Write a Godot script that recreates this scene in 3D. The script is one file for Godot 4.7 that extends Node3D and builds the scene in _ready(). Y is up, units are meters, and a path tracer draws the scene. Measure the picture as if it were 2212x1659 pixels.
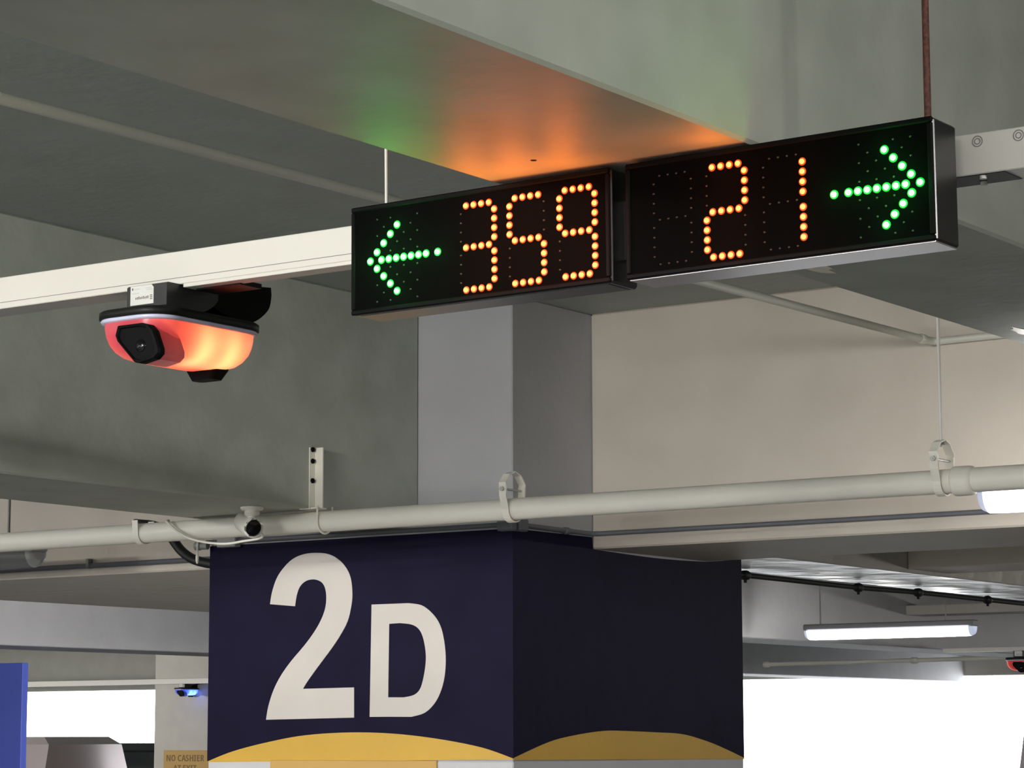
extends Node3D

var M := {}
var used := {}

# ------------------------------------------------------------------ materials
func noise_tex(freq: float, seed_: int, lo: Color, hi: Color, octaves := 4, size := 512) -> NoiseTexture2D:
	var n := FastNoiseLite.new()
	n.noise_type = FastNoiseLite.TYPE_SIMPLEX_SMOOTH
	n.frequency = freq
	n.seed = seed_
	n.fractal_octaves = octaves
	var t := NoiseTexture2D.new()
	t.width = size
	t.height = size
	t.seamless = true
	t.noise = n
	var g := Gradient.new()
	g.set_color(0, lo)
	g.set_color(1, hi)
	t.color_ramp = g
	return t

func mk(key: String, c: Color, rough := 0.6, metal := 0.0) -> StandardMaterial3D:
	var m := StandardMaterial3D.new()
	m.resource_name = key
	m.albedo_color = c
	m.roughness = rough
	m.metallic = metal
	M[key] = m
	return m

func rgb(r: int, g: int, b: int) -> Color:
	return Color(r / 255.0, g / 255.0, b / 255.0)

func painted(key: String, c: Color, rough: float, mottle: Texture2D, relief: Texture2D, cm := 0.12, spec := 0.5) -> StandardMaterial3D:
	var m := mk(key, c, rough)
	m.albedo_texture = mottle
	m.heightmap_enabled = true
	m.heightmap_texture = relief
	m.heightmap_scale = cm
	m.uv1_triplanar = true
	m.uv1_world_triplanar = true
	m.uv1_scale = Vector3(0.55, 0.55, 0.55)
	m.metallic_specular = spec
	return m

func glow(key: String, c: Color, e: Color, energy: float) -> StandardMaterial3D:
	var m := mk(key, c, 0.4)
	m.emission_enabled = true
	m.emission = e
	m.emission_energy_multiplier = energy
	return m

func materials() -> void:
	var mottle := noise_tex(0.008, 3, Color(0.95, 0.95, 0.945), Color(1, 1, 1), 5)
	var patchy := noise_tex(0.012, 11, Color(0.90, 0.905, 0.89), Color(1, 1, 1), 5)
	var grain := noise_tex(0.05, 7, Color(0, 0, 0), Color(1, 1, 1), 4)
	var wavy := noise_tex(0.011, 21, Color(0, 0, 0), Color(1, 1, 1), 3)
	painted("slab_paint", rgb(164, 170, 166), 0.62, mottle, grain)
	painted("beam_paint", rgb(182, 187, 177), 0.5, patchy, grain)
	painted("cream_paint", rgb(205, 196, 184), 0.62, mottle, grain)
	painted("column_paint", rgb(176, 176, 180), 0.62, mottle, grain)
	painted("white_paint", rgb(192, 192, 196), 0.6, mottle, grain)
	painted("soffit_paint", rgb(190, 186, 178), 0.34, mottle, wavy, 1.2, 0.4)
	painted("blue_paint", rgb(25, 22, 46), 0.5, patchy, grain, 0.08, 0.14)
	painted("yellow_paint", rgb(202, 158, 30), 0.5, mottle, grain, 0.08)
	painted("letter_paint", rgb(204, 197, 190), 0.55, mottle, grain, 0.05)
	painted("floor_paint", rgb(84, 85, 84), 0.35, patchy, grain)
	painted("far_paint", rgb(200, 195, 186), 0.6, mottle, grain)
	painted("lilac_paint", rgb(198, 198, 202), 0.6, mottle, grain)
	mk("brushed_metal", rgb(214, 208, 208), 0.34, 1.0)
	mk("stain", rgb(206, 190, 150), 0.3)
	mk("ochre_board", rgb(190, 150, 74), 0.55)
	mk("ochre_print", rgb(120, 92, 40), 0.6)
	mk("tray_white", rgb(206, 203, 195), 0.42)
	mk("tray_inside", rgb(120, 118, 116), 0.6)
	mk("pipe_white", rgb(236, 232, 220), 0.38)
	mk("conduit_grey", rgb(150, 152, 150), 0.5)
	mk("conduit_pale", rgb(196, 196, 186), 0.5)
	mk("conduit_dark", rgb(96, 98, 104), 0.5)
	mk("galvanised", rgb(186, 186, 182), 0.4, 0.5)
	mk("zinc_dull", rgb(120, 120, 116), 0.5, 0.6)
	mk("rod_white", rgb(206, 204, 198), 0.45)
	var rust := mk("rust", rgb(120, 72, 60), 0.7)
	rust.albedo_texture = noise_tex(0.09, 31, Color(0.45, 0.4, 0.38), Color(1, 1, 1), 3, 128)
	rust.uv1_triplanar = true
	rust.uv1_scale = Vector3(9, 9, 9)
	mk("case_black", rgb(15, 15, 16), 0.3).metallic_specular = 0.9
	var bz := mk("bezel_black", rgb(11, 11, 12), 0.5)
	bz.metallic_specular = 0.15
	var p := mk("display_black", rgb(8, 8, 8), 0.5)
	p.metallic_specular = 0.05
	mk("led_off", rgb(30, 31, 30), 0.4)
	glow("orange_core", rgb(255, 170, 60), Color(1.0, 0.80, 0.44), 1.35)
	glow("orange_flange", rgb(150, 60, 10), Color(1.0, 0.30, 0.0), 0.55)
	glow("green_core", rgb(160, 255, 190), Color(0.86, 1.0, 0.91), 1.5)
	glow("green_flange", rgb(0, 120, 40), Color(0.0, 0.82, 0.26), 0.55)
	mk("plastic_black", rgb(17, 17, 18), 0.5).metallic_specular = 0.35
	mk("bracket_plastic", rgb(36, 36, 37), 0.4)
	mk("plastic_matt", rgb(9, 9, 10), 0.6).metallic_specular = 0.2
	mk("lens_glass", rgb(8, 8, 10), 0.08)
	mk("label_white", rgb(204, 204, 200), 0.5)
	mk("label_ink", rgb(110, 98, 96), 0.6)
	mk("label_ink_pale", rgb(190, 188, 186), 0.6)
	var cl := mk("clear_ring", rgb(188, 190, 214), 0.15)
	cl.clearcoat_enabled = true
	cl.clearcoat = 0.6
	for k in [["red", rgb(225, 34, 64)], ["blue", rgb(90, 110, 255)]]:
		var b := mk(k[0] + "_bowl", k[1], 0.3)
		b.backlight_enabled = true
		b.backlight = Color(1, 1, 1)
		b.clearcoat_enabled = true
		b.clearcoat = 0.5
	glow("red_strip", rgb(255, 120, 90), Color(1.0, 0.42, 0.2), 2.0)
	glow("blue_strip", rgb(120, 140, 255), Color(0.4, 0.6, 1.0), 3.0)
	glow("tube_lit", rgb(250, 250, 250), Color(0.97, 0.97, 1.0), 3.0)
	glow("end_lit", rgb(190, 194, 206), Color(0.86, 0.9, 1.0), 0.55)
	mk("tube_off", rgb(112, 112, 112), 0.1)
	mk("end_clear", rgb(160, 160, 158), 0.1)
	mk("lamp_housing", rgb(150, 148, 150), 0.45)
	var cp := mk("clear_cover", Color(0.92, 0.94, 1.0, 0.25), 0.1)
	cp.transparency = BaseMaterial3D.TRANSPARENCY_ALPHA
	mk("cable_black", rgb(14, 14, 15), 0.55)
	mk("cable_white", rgb(222, 220, 208), 0.5)
	mk("blue_board", rgb(84, 102, 205), 0.45)
	mk("blue_board_edge", rgb(44, 46, 112), 0.45)
	mk("car_grey", rgb(150, 140, 140), 0.25, 0.3)
	mk("car_dark", rgb(44, 46, 48), 0.25, 0.3)
	mk("car_white", rgb(222, 212, 214), 0.3)
	mk("car_glass", rgb(70, 76, 78), 0.06)
	mk("tyre", rgb(24, 24, 24), 0.8)
	mk("wheel_rim", rgb(170, 170, 172), 0.35, 0.7)
	glow("headlamp", rgb(240, 240, 240), Color(1, 1, 1), 0.4)

# ------------------------------------------------------------------ mesh helpers
func st_new(smooth := false) -> SurfaceTool:
	var st := SurfaceTool.new()
	st.begin(Mesh.PRIMITIVE_TRIANGLES)
	st.set_smooth_group(0 if smooth else -1)
	return st

func tri(st: SurfaceTool, a: Vector3, b: Vector3, c: Vector3) -> void:   # counter-clockwise seen from outside
	st.add_vertex(a)
	st.add_vertex(c)
	st.add_vertex(b)

func face(st: SurfaceTool, pts: Array, inside: Vector3) -> void:         # convex polygon, turned away from the point inside
	var mid := Vector3.ZERO
	for p in pts:
		mid += p
	mid /= pts.size()
	var n: Vector3 = (pts[1] - pts[0]).cross(pts[2] - pts[0])
	var flip: bool = n.dot(mid - inside) < 0.0
	for i in range(1, pts.size() - 1):
		if flip:
			tri(st, pts[0], pts[i + 1], pts[i])
		else:
			tri(st, pts[0], pts[i], pts[i + 1])

func box(st: SurfaceTool, lo: Vector3, hi: Vector3, bev := 0.0, xf := Transform3D()) -> void:
	var c := (lo + hi) / 2.0
	var h := (hi - lo) / 2.0
	var mid := xf * c
	if bev <= 0.0:
		for a in 3:
			for s in [-1, 1]:
				var pts := []
				for q in [[-1, -1], [-1, 1], [1, 1], [1, -1]]:
					var v := Vector3.ZERO
					v[a] = s * h[a]
					v[(a + 1) % 3] = q[0] * h[(a + 1) % 3]
					v[(a + 2) % 3] = q[1] * h[(a + 2) % 3]
					pts.append(xf * (c + v))
				face(st, pts, mid)
		return
	var P := func(a: int, sg: Vector3) -> Vector3:
		var v := Vector3.ZERO
		for k in 3:
			v[k] = sg[k] * (h[k] if k == a else h[k] - bev)
		return xf * (c + v)
	for a in 3:
		var b := (a + 1) % 3
		var d := (a + 2) % 3
		for s in [-1.0, 1.0]:
			var pts := []
			for q in [[-1, -1], [-1, 1], [1, 1], [1, -1]]:
				var sg := Vector3.ZERO
				sg[a] = s
				sg[b] = q[0]
				sg[d] = q[1]
				pts.append(P.call(a, sg))
			face(st, pts, mid)
			for s2 in [-1.0, 1.0]:
				var e := []
				for w in [[a, -1.0], [a, 1.0], [b, 1.0], [b, -1.0]]:
					var sg := Vector3.ZERO
					sg[a] = s
					sg[b] = s2
					sg[d] = w[1]
					e.append(P.call(w[0], sg))
				face(st, e, mid)
	for x in [-1.0, 1.0]:
		for y in [-1.0, 1.0]:
			for z in [-1.0, 1.0]:
				var sg := Vector3(x, y, z)
				face(st, [P.call(0, sg), P.call(1, sg), P.call(2, sg)], mid)

func prism(st: SurfaceTool, poly: PackedVector2Array, z0: float, z1: float, xf := Transform3D()) -> void:   # polygon in local xy, drawn out along local z
	var p := poly.duplicate()
	if Geometry2D.is_polygon_clockwise(p):
		p.reverse()
	var mirrored := xf.basis.determinant() < 0.0
	var idx := Geometry2D.triangulate_polygon(p)
	for i in range(0, idx.size(), 3):
		var a := p[idx[i]]
		var b := p[idx[i + 1]]
		var c := p[idx[i + 2]]
		if (b - a).cross(c - a) < 0.0:
			var t := b
			b = c
			c = t
		var top := [xf * Vector3(a.x, a.y, z1), xf * Vector3(b.x, b.y, z1), xf * Vector3(c.x, c.y, z1)]
		var bot := [xf * Vector3(a.x, a.y, z0), xf * Vector3(c.x, c.y, z0), xf * Vector3(b.x, b.y, z0)]
		if mirrored:
			tri(st, top[0], top[2], top[1])
			tri(st, bot[0], bot[2], bot[1])
		else:
			tri(st, top[0], top[1], top[2])
			tri(st, bot[0], bot[1], bot[2])
	for i in p.size():
		var a := p[i]
		var b := p[(i + 1) % p.size()]
		var q := [xf * Vector3(a.x, a.y, z0), xf * Vector3(b.x, b.y, z0), xf * Vector3(b.x, b.y, z1), xf * Vector3(a.x, a.y, z1)]
		if mirrored:
			q.reverse()
		tri(st, q[0], q[1], q[2])
		tri(st, q[0], q[2], q[3])

func loft(st: SurfaceTool, rings: Array, cap_a := true, cap_b := true) -> void:    # rings of equal counts, convex
	for r in range(rings.size() - 1):
		var A: PackedVector3Array = rings[r]
		var B: PackedVector3Array = rings[r + 1]
		var mid := Vector3.ZERO
		for v in A:
			mid += v
		for v in B:
			mid += v
		mid /= A.size() + B.size()
		for i in A.size():
			var j := (i + 1) % A.size()
			face(st, [A[i], A[j], B[j]], mid)
			face(st, [A[i], B[j], B[i]], mid)
	var all := Vector3.ZERO
	for v in rings[0]:
		all += v
	for v in rings[-1]:
		all += v
	all /= 2.0 * rings[0].size()
	st.set_smooth_group(-1)
	if cap_a:
		face(st, Array(rings[0]), all)
	if cap_b:
		face(st, Array(rings[-1]), all)
	st.set_smooth_group(0)

func tube(st: SurfaceTool, pts: Array, r: float, n := 16, closed_ends := true) -> void:
	var rings := []
	var side := Vector3.ZERO
	for i in pts.size():
		var a: Vector3 = pts[maxi(i - 1, 0)]
		var b: Vector3 = pts[mini(i + 1, pts.size() - 1)]
		var d := (b - a).normalized()
		if side == Vector3.ZERO:
			side = d.cross(Vector3.UP if absf(d.y) < 0.9 else Vector3.RIGHT).normalized()
		side = (side - d * side.dot(d)).normalized()
		var up := d.cross(side)
		var ring := PackedVector3Array()
		for k in n:
			var t := TAU * k / n
			ring.append(pts[i] + (side * cos(t) + up * sin(t)) * r)
		rings.append(ring)
	loft(st, rings, closed_ends, closed_ends)

func disc_rings(st: SurfaceTool, origin: Vector3, axis: Vector3, profile: Array, n := 24) -> void:   # lathe: profile of [radius, distance along axis]
	var d := axis.normalized()
	var side := d.cross(Vector3.UP if absf(d.y) < 0.9 else Vector3.RIGHT).normalized()
	var up := d.cross(side)
	var rings := []
	for q in profile:
		var ring := PackedVector3Array()
		for k in n:
			var t := TAU * k / n
			ring.append(origin + d * q[1] + (side * cos(t) + up * sin(t)) * maxf(q[0], 0.0004))
		rings.append(ring)
	loft(st, rings)

func ribbon(st: SurfaceTool, path: Array, thick: float, x0: float, x1: float, closed := false) -> void:   # strip of metal bent along a path in (z, y), as wide as x0..x1
	var n := path.size()
	for i in (n if closed else n - 1):
		var a: Vector2 = path[i]
		var b: Vector2 = path[(i + 1) % n]
		var t := (b - a).normalized()
		var o := Vector2(-t.y, t.x) * thick / 2.0
		a -= t * thick * 0.35
		b += t * thick * 0.35
		var q := [a - o, b - o, b + o, a + o]
		var lo := []
		var hi := []
		for v in q:
			lo.append(Vector3(x0, v.y, v.x))
			hi.append(Vector3(x1, v.y, v.x))
		var mid := Vector3((x0 + x1) / 2.0, (a.y + b.y) / 2.0, (a.x + b.x) / 2.0)
		face(st, lo, mid)
		face(st, hi, mid)
		for k in 4:
			face(st, [lo[k], lo[(k + 1) % 4], hi[(k + 1) % 4], hi[k]], mid)

func round_rect(w: float, d: float, r: float, y: float, at := Vector3.ZERO, seg := 6) -> PackedVector3Array:   # in the xz plane
	var out := PackedVector3Array()
	r = minf(r, minf(w, d) / 2.0 - 0.0005)
	for q in 4:
		var cx: float = (w / 2.0 - r) * [1, -1, -1, 1][q]
		var cz: float = (d / 2.0 - r) * [1, 1, -1, -1][q]
		for k in seg + 1:
			var t := PI / 2.0 * (q + float(k) / seg)
			out.append(at + Vector3(cx + r * cos(t), y, cz + r * sin(t)))
	return out

func rings_of(st: SurfaceTool, list: Array, at: Vector3, cap := true) -> void:
	var rings := []
	for q in list:
		rings.append(round_rect(q[0], q[1], q[2], q[3], at, 8))
	loft(st, rings, cap, true)

func smooth_curve(pts: Array, per := 5) -> Array:     # Catmull-Rom through points
	var out := []
	for i in pts.size() - 1:
		var p0 = pts[maxi(i - 1, 0)]
		var p3 = pts[mini(i + 2, pts.size() - 1)]
		for k in per:
			out.append(pts[i].cubic_interpolate(pts[i + 1], p0, p3, float(k) / per))
	out.append(pts[-1])
	return out

# ------------------------------------------------------------------ naming
func numbered(called: String) -> String:
	if not used.has(called):
		used[called] = 0
		return called
	used[called] += 1
	return "%s_%03d" % [called, used[called]]

func obj(called: String, st: SurfaceTool, m: String, parent: Node = null) -> MeshInstance3D:
	st.generate_normals()
	var o := MeshInstance3D.new()
	o.mesh = st.commit()
	o.material_override = M[m]
	return put(called, o, parent)

func put(called: String, o: Node3D, parent: Node = null) -> Node3D:
	if parent == null:
		o.name = numbered(called)
		add_child(o, true)
		return o
	var n := 0
	for c in parent.get_children():
		if str(c.name) == called or (str(c.name).begins_with(called + "_") and str(c.name).substr(called.length() + 1).is_valid_int()):
			n += 1
	o.name = called if n == 0 else "%s_%03d" % [called, n]
	parent.add_child(o, true)
	return o

func tag(o: Node, label: String, category := "", group := "", kind := "") -> void:
	if label:
		o.set_meta("label", label)
	if category:
		o.set_meta("category", category)
	if group:
		o.set_meta("group", group)
	if kind:
		o.set_meta("kind", kind)

func thing(called: String, at: Vector3, label: String, category: String, group := "") -> Node3D:
	var o := Node3D.new()
	put(called, o)
	o.position = at
	tag(o, label, category, group)
	return o

func struct(called: String, lo: Vector3, hi: Vector3, m: String, label: String, bev := 0.0) -> MeshInstance3D:
	var st := st_new()
	box(st, lo, hi, bev)
	var o := obj(called, st, m)
	tag(o, label, "", "", "structure")
	return o

func spot(at: Vector3, c: Color, energy: float, size: float, parent: Node) -> SpotLight3D:      # a lamp whose housing lets light out downwards only
	var l := SpotLight3D.new()
	l.light_color = c
	l.light_energy = energy
	l.light_size = size
	l.spot_range = 60.0
	l.spot_attenuation = 2.0
	l.spot_angle = 89.9
	l.spot_angle_attenuation = 0.006
	l.shadow_enabled = true
	l.name = "lamp_light"
	parent.add_child(l, true)
	l.position = at
	l.rotation.x = -PI / 2.0 + 0.022
	return l

func omni(at: Vector3, c: Color, energy: float, size: float, parent: Node = null) -> OmniLight3D:
	var l := OmniLight3D.new()
	l.light_color = c
	l.light_energy = energy
	l.light_size = size
	l.omni_range = 60.0
	l.omni_attenuation = 2.0
	l.shadow_enabled = true
	l.name = "lamp_light"
	(self if parent == null else parent).add_child(l, true)
	l.position = at
	return l

# ------------------------------------------------------------------ main
func _ready() -> void:
	var cam := Camera3D.new()
	cam.name = "camera"
	cam.fov = 17.205
	cam.near = 0.05
	cam.far = 200.0
	cam.position = Vector3(0, 1.6, 0)
	cam.rotation = Vector3(0.1382264, 0.6076553, -0.002627)   # pitch, yaw, roll
	add_child(cam)
	cam.current = true
	var we := WorldEnvironment.new()
	we.name = "world"
	var e := Environment.new()
	e.background_mode = Environment.BG_COLOR
	e.background_color = Color(0.97, 0.985, 1.0)
	e.background_energy_multiplier = 7.0
	e.tonemap_mode = Environment.TONE_MAPPER_LINEAR
	e.tonemap_exposure = 1.0
	e.sdfgi_enabled = true
	e.ssao_enabled = true
	e.ssil_enabled = true
	we.environment = e
	add_child(we)
	materials()
	shell()
	beams()
	main_column()
	led_sign()
	trunking()
	sensors()
	pipe_run()
	cctv()
	conduits()
	battens()
	far_things()

const TOP := 3.1

func shell() -> void:
	struct("floor", Vector3(-36.3, -0.25, -29.3), Vector3(9.3, 0, 9.3), "floor_paint", "grey painted concrete floor of the car park")
	struct("ceiling", Vector3(-36.3, TOP, -29.3), Vector3(9.3, TOP + 0.3, 9.3), "slab_paint", "grey painted concrete ceiling slab between the beams")
	# far wall with two long openings to daylight
	var st := st_new()
	box(st, Vector3(-36.3, 0, -29.3), Vector3(9.0, 0.4, -29.0))
	box(st, Vector3(-36.3, 2.334, -29.3), Vector3(9.0, TOP, -29.0))
	for s in [[-36.3, -32.5], [-26.6, -21.8], [-12.55, 9.0]]:
		box(st, Vector3(s[0], 0.4, -29.3), Vector3(s[1], 2.334, -29.0))
	tag(obj("wall_far", st, "far_paint"), "far outer wall with long daylight openings above its parapet", "", "", "structure")
	st = st_new()
	box(st, Vector3(-36.3, 0, 9.0), Vector3(9.3, 1.0, 9.3))
	box(st, Vector3(-36.3, 1.9, 9.0), Vector3(9.3, TOP, 9.3))
	for x in [-36.3, -27.0, -18.0, -9.0, 0.0, 8.3]:
		box(st, Vector3(x, 1.0, 9.0), Vector3(x + 1.0, 2.4, 9.3))
	tag(obj("wall_near", st, "far_paint"), "outer wall behind the viewer with daylight openings", "", "", "structure")
	struct("wall_left", Vector3(-36.6, 0, -29.3), Vector3(-36.3, TOP, 9.3), "far_paint", "plain painted side wall far to the left")
	struct("wall_right", Vector3(9.3, 0, -29.3), Vector3(9.6, TOP, 9.3), "far_paint", "plain painted side wall on the right")

func beams() -> void:
	struct("beam", Vector3(-2.486, 2.551, -7.53), Vector3(-1.974, TOP, 9.0), "beam_paint", "greenish ceiling beam crossing above the lit number sign", 0.006)
	var stained: Node3D = get_node("beam")
	for q in [[-2.36, -5.88, 0.045, 0.16, 1], [-2.40, -5.60, 0.030, 0.11, 2], [-2.445, -5.80, 0.02, 0.10, 3], [-2.41, -4.55, 0.03, 0.09, 4]]:
		var rng := RandomNumberGenerator.new()
		rng.seed = q[4]
		var patch := PackedVector2Array()
		for k in 14:
			var t := TAU * k / 14.0
			var r := rng.randf_range(0.55, 1.0)
			patch.append(Vector2(q[0] + cos(t) * r * q[2], q[1] + sin(t) * r * q[3]))
		var ps := st_new()
		prism(ps, patch, 2.5502, 2.5512, Transform3D(Basis(Vector3(1, 0, 0), Vector3(0, 0, 1), Vector3(0, 1, 0)), Vector3.ZERO))
		obj("paint_stain", ps, "stain", stained)
	var hole := st_new(true)
	disc_rings(hole, Vector3(-2.33, 2.5512, -3.415), Vector3.DOWN, [[0.006, 0.0], [0.005, 0.0008]], 10)
	obj("anchor_hole", hole, "plastic_matt", stained)
	struct("beam", Vector3(-5.87, 2.347, -7.037), Vector3(-5.292, TOP, 9.0), "beam_paint", "grey green ceiling beam running into the front of the blue 2D column", 0.006)
	struct("beam", Vector3(-4.893, 2.258, -8.32), Vector3(9.3, TOP, -7.53), "cream_paint", "cream cross beam to the right of the blue 2D column", 0.006)
	struct("beam", Vector3(-36.3, 2.258, -8.32), Vector3(-6.247, TOP, -7.53), "cream_paint", "cream cross beam to the left of the blue 2D column, behind the white pipe", 0.006)
	struct("beam", Vector3(-5.87, 2.36, -29.0), Vector3(-5.292, TOP, -8.587), "soffit_paint", "glossy beam behind the blue column with the black cable along its edge", 0.006)
	struct("beam", Vector3(-5.292, 2.378, -11.3), Vector3(9.3, TOP, -10.86), "cream_paint", "grey cross beam meeting the glossy beam, above the hanging lit lamp", 0.006)
	struct("beam", Vector3(-9.0, 2.258, -10.4), Vector3(-6.25, TOP, -8.32), "cream_paint", "wide flat drop of the ceiling to the left of the blue 2D column", 0.006)
	struct("beam", Vector3(-9.0, 2.26, -29.0), Vector3(-8.5, TOP, -10.4), "lilac_paint", "pale beam behind the hanging lit lamp", 0.006)
	struct("beam", Vector3(-14.0, 2.26, -29.0), Vector3(-13.4, TOP, -8.32), "lilac_paint", "pale distant beam above the blue board at the left edge", 0.006)
	struct("beam", Vector3(-8.5, 2.50, -17.7), Vector3(9.3, 2.572, -17.4), "far_paint", "slim pale cross member just above the hanging lit lamp", 0.004)

func main_column() -> void:
	var x0 := -6.247
	var x1 := -4.893
	var z0 := -8.587
	var z1 := -7.037
	var root := Node3D.new()
	put("column", root)
	tag(root, "square column painted dark blue with a large white 2D and yellow arches", "", "", "structure")
	var st := st_new()
	box(st, Vector3(x0, 0, z0), Vector3(x1, 1.52, z1), 0.004)
	obj("lower_shaft", st, "white_paint", root)
	st = st_new()
	box(st, Vector3(x0, 1.52, z0), Vector3(x1, TOP, z1), 0.004)
	obj("upper_shaft", st, "column_paint", root)
	# blue band: front and right faces, 2 mm coats
	st = st_new()
	var front := PackedVector2Array([Vector2(x0 - 0.002, 2.299), Vector2(x0 - 0.002, 1.518)])
	var arc := smooth_curve([Vector2(-6.249, 1.515), Vector2(-6.127, 1.552), Vector2(-5.955, 1.586), Vector2(-5.786, 1.609), Vector2(-5.588, 1.618), Vector2(-5.394, 1.613), Vector2(-5.205, 1.595), Vector2(-5.021, 1.566), Vector2(-4.893, 1.530)])
	for p in arc:
		front.append(p)
	front.append(Vector2(x1, 2.299))
	prism(st, front, z1, z1 + 0.002)
	# right face, in (-z, y): a transform whose local x runs to -z
	var side_xf := Transform3D(Basis(Vector3(0, 0, -1), Vector3(0, 1, 0), Vector3(1, 0, 0)), Vector3(x1, 0, 0))
	var side := PackedVector2Array([Vector2(-z1 - 0.002, 2.299), Vector2(-z1 - 0.002, 1.530)])
	var arc2 := smooth_curve([Vector2(7.040, 1.532), Vector2(7.246, 1.583), Vector2(7.407, 1.606), Vector2(7.592, 1.621), Vector2(7.735, 1.621), Vector2(7.952, 1.616), Vector2(8.136, 1.609), Vector2(8.314, 1.582), Vector2(8.453, 1.552), Vector2(8.587, 1.519)])
	for p in arc2:
		side.append(p)
	for p in smooth_curve([Vector2(8.587, 2.281), Vector2(8.32, 2.257), Vector2(8.0, 2.250), Vector2(7.75, 2.253), Vector2(7.532, 2.258)]):
		side.append(p)
	side.append(Vector2(7.528, 2.300))
	prism(st, side, 0.0, 0.002, side_xf)
	var band := obj("blue_band", st, "blue_paint", root)
	# yellow arches
	st = st_new()
	var ya := PackedVector2Array([Vector2(-6.249, 1.513)])
	for p in arc:
		ya.append(p + Vector2(0, -0.0003))
	ya.append(Vector2(-4.893, 1.526))
	prism(st, ya, z1, z1 + 0.002)
	obj("yellow_arch", st, "yellow_paint", root)
	st = st_new()
	var yb := PackedVector2Array([Vector2(7.045, 1.524)])
	for p in arc2:
		yb.append(p + Vector2(0, -0.0003))
	yb.append(Vector2(8.585, 1.514))
	prism(st, yb, 0.0, 0.002, side_xf)
	obj("yellow_arch", st, "yellow_paint", root)
	# figures painted on the band
	st = st_new()
	var two := []
	for p in [[-5.957, 2.077], [-5.948, 2.12], [-5.928, 2.167], [-5.898, 2.203], [-5.854, 2.235], [-5.8, 2.251], [-5.739, 2.253], [-5.685, 2.245], [-5.639, 2.223], [-5.605, 2.191], [-5.586, 2.154], [-5.579, 2.102], [-5.584, 2.056], [-5.6, 2.005], [-5.63, 1.96], [-5.669, 1.914], [-5.728, 1.853], [-5.775, 1.803], [-5.8, 1.772]]:
		two.append(Vector2(p[0], p[1]))
	var two_in := []
	for p in [[-5.97, 1.664], [-5.96, 1.711], [-5.937, 1.768], [-5.903, 1.82], [-5.856, 1.871], [-5.796, 1.925], [-5.75, 1.973], [-5.717, 2.019], [-5.7, 2.06], [-5.697, 2.101], [-5.706, 2.133], [-5.725, 2.151], [-5.757, 2.159], [-5.792, 2.154], [-5.819, 2.134], [-5.833, 2.103], [-5.84, 2.066]]:
		two_in.append(Vector2(p[0], p[1]))
	var fig := PackedVector2Array(smooth_curve(two, 4))
	fig.append(Vector2(-5.569, 1.774))
	fig.append(Vector2(-5.568, 1.669))
	fig.append_array(PackedVector2Array(smooth_curve(two_in, 4)))
	prism(st, fig, z1 + 0.0015, z1 + 0.0035)
	tag(obj("numeral_two", st, "letter_paint", root), "tall off-white painted numeral 2")
	st = st_new()
	var d_out := smooth_curve([Vector2(-5.332, 2.061), Vector2(-5.275, 2.052), Vector2(-5.231, 2.025), Vector2(-5.199, 1.989), Vector2(-5.181, 1.943), Vector2(-5.171, 1.878), Vector2(-5.174, 1.814), Vector2(-5.19, 1.759), Vector2(-5.218, 1.715), Vector2(-5.261, 1.683), Vector2(-5.318, 1.67)], 4)
	var di := smooth_curve([Vector2(-5.37, 1.993), Vector2(-5.319, 1.987), Vector2(-5.287, 1.971), Vector2(-5.268, 1.941), Vector2(-5.257, 1.895), Vector2(-5.256, 1.855), Vector2(-5.265, 1.805), Vector2(-5.28, 1.765), Vector2(-5.306, 1.745), Vector2(-5.35, 1.737)], 4)
	var d1 := PackedVector2Array([Vector2(-5.420, 2.061)])
	d1.append_array(PackedVector2Array(d_out))
	d1.append_array(PackedVector2Array([Vector2(-5.420, 1.671), Vector2(-5.420, 1.738)]))
	di.reverse()
	d1.append_array(PackedVector2Array(di))
	d1.append(Vector2(-5.420, 1.9915))
	prism(st, d1, z1 + 0.0015, z1 + 0.0034)
	prism(st, PackedVector2Array([Vector2(-5.493, 2.061), Vector2(-5.414, 2.061), Vector2(-5.419, 1.671), Vector2(-5.499, 1.671)]), z1 + 0.0015, z1 + 0.0035)
	tag(obj("letter_d", st, "letter_paint", root), "smaller off-white painted letter D")
	st = st_new()
	box(st, Vector3(-5.948, 0.95, z1), Vector3(-5.207, 1.5215, z1 + 0.006), 0.002)
	var b := obj("board", st, "ochre_board")
	tag(b, "ochre yellow board fixed below the yellow arch of the 2D column", "board")

# ------------------------------------------------------------------ LED sign
func led_mesh(r: float, core: String, flange: String) -> ArrayMesh:
	var st := st_new(true)
	disc_rings(st, Vector3.ZERO, Vector3(0, 0, 1), [[r * 0.9, 0.0012], [r * 0.83, 0.0032], [r * 0.62, 0.0048], [r * 0.32, 0.0056], [0.0, 0.0058]], 14)
	st.generate_normals()
	var m := st.commit()
	var s2 := st_new(true)
	disc_rings(s2, Vector3.ZERO, Vector3(0, 0, 1), [[r * 1.36, 0.0], [r * 1.36, 0.0008], [r * 1.26, 0.0013], [r * 0.8, 0.0014]], 18)
	s2.generate_normals()
	s2.commit(m)
	m.surface_set_material(0, M[core])
	m.surface_set_material(1, M[flange])
	return m

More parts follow.
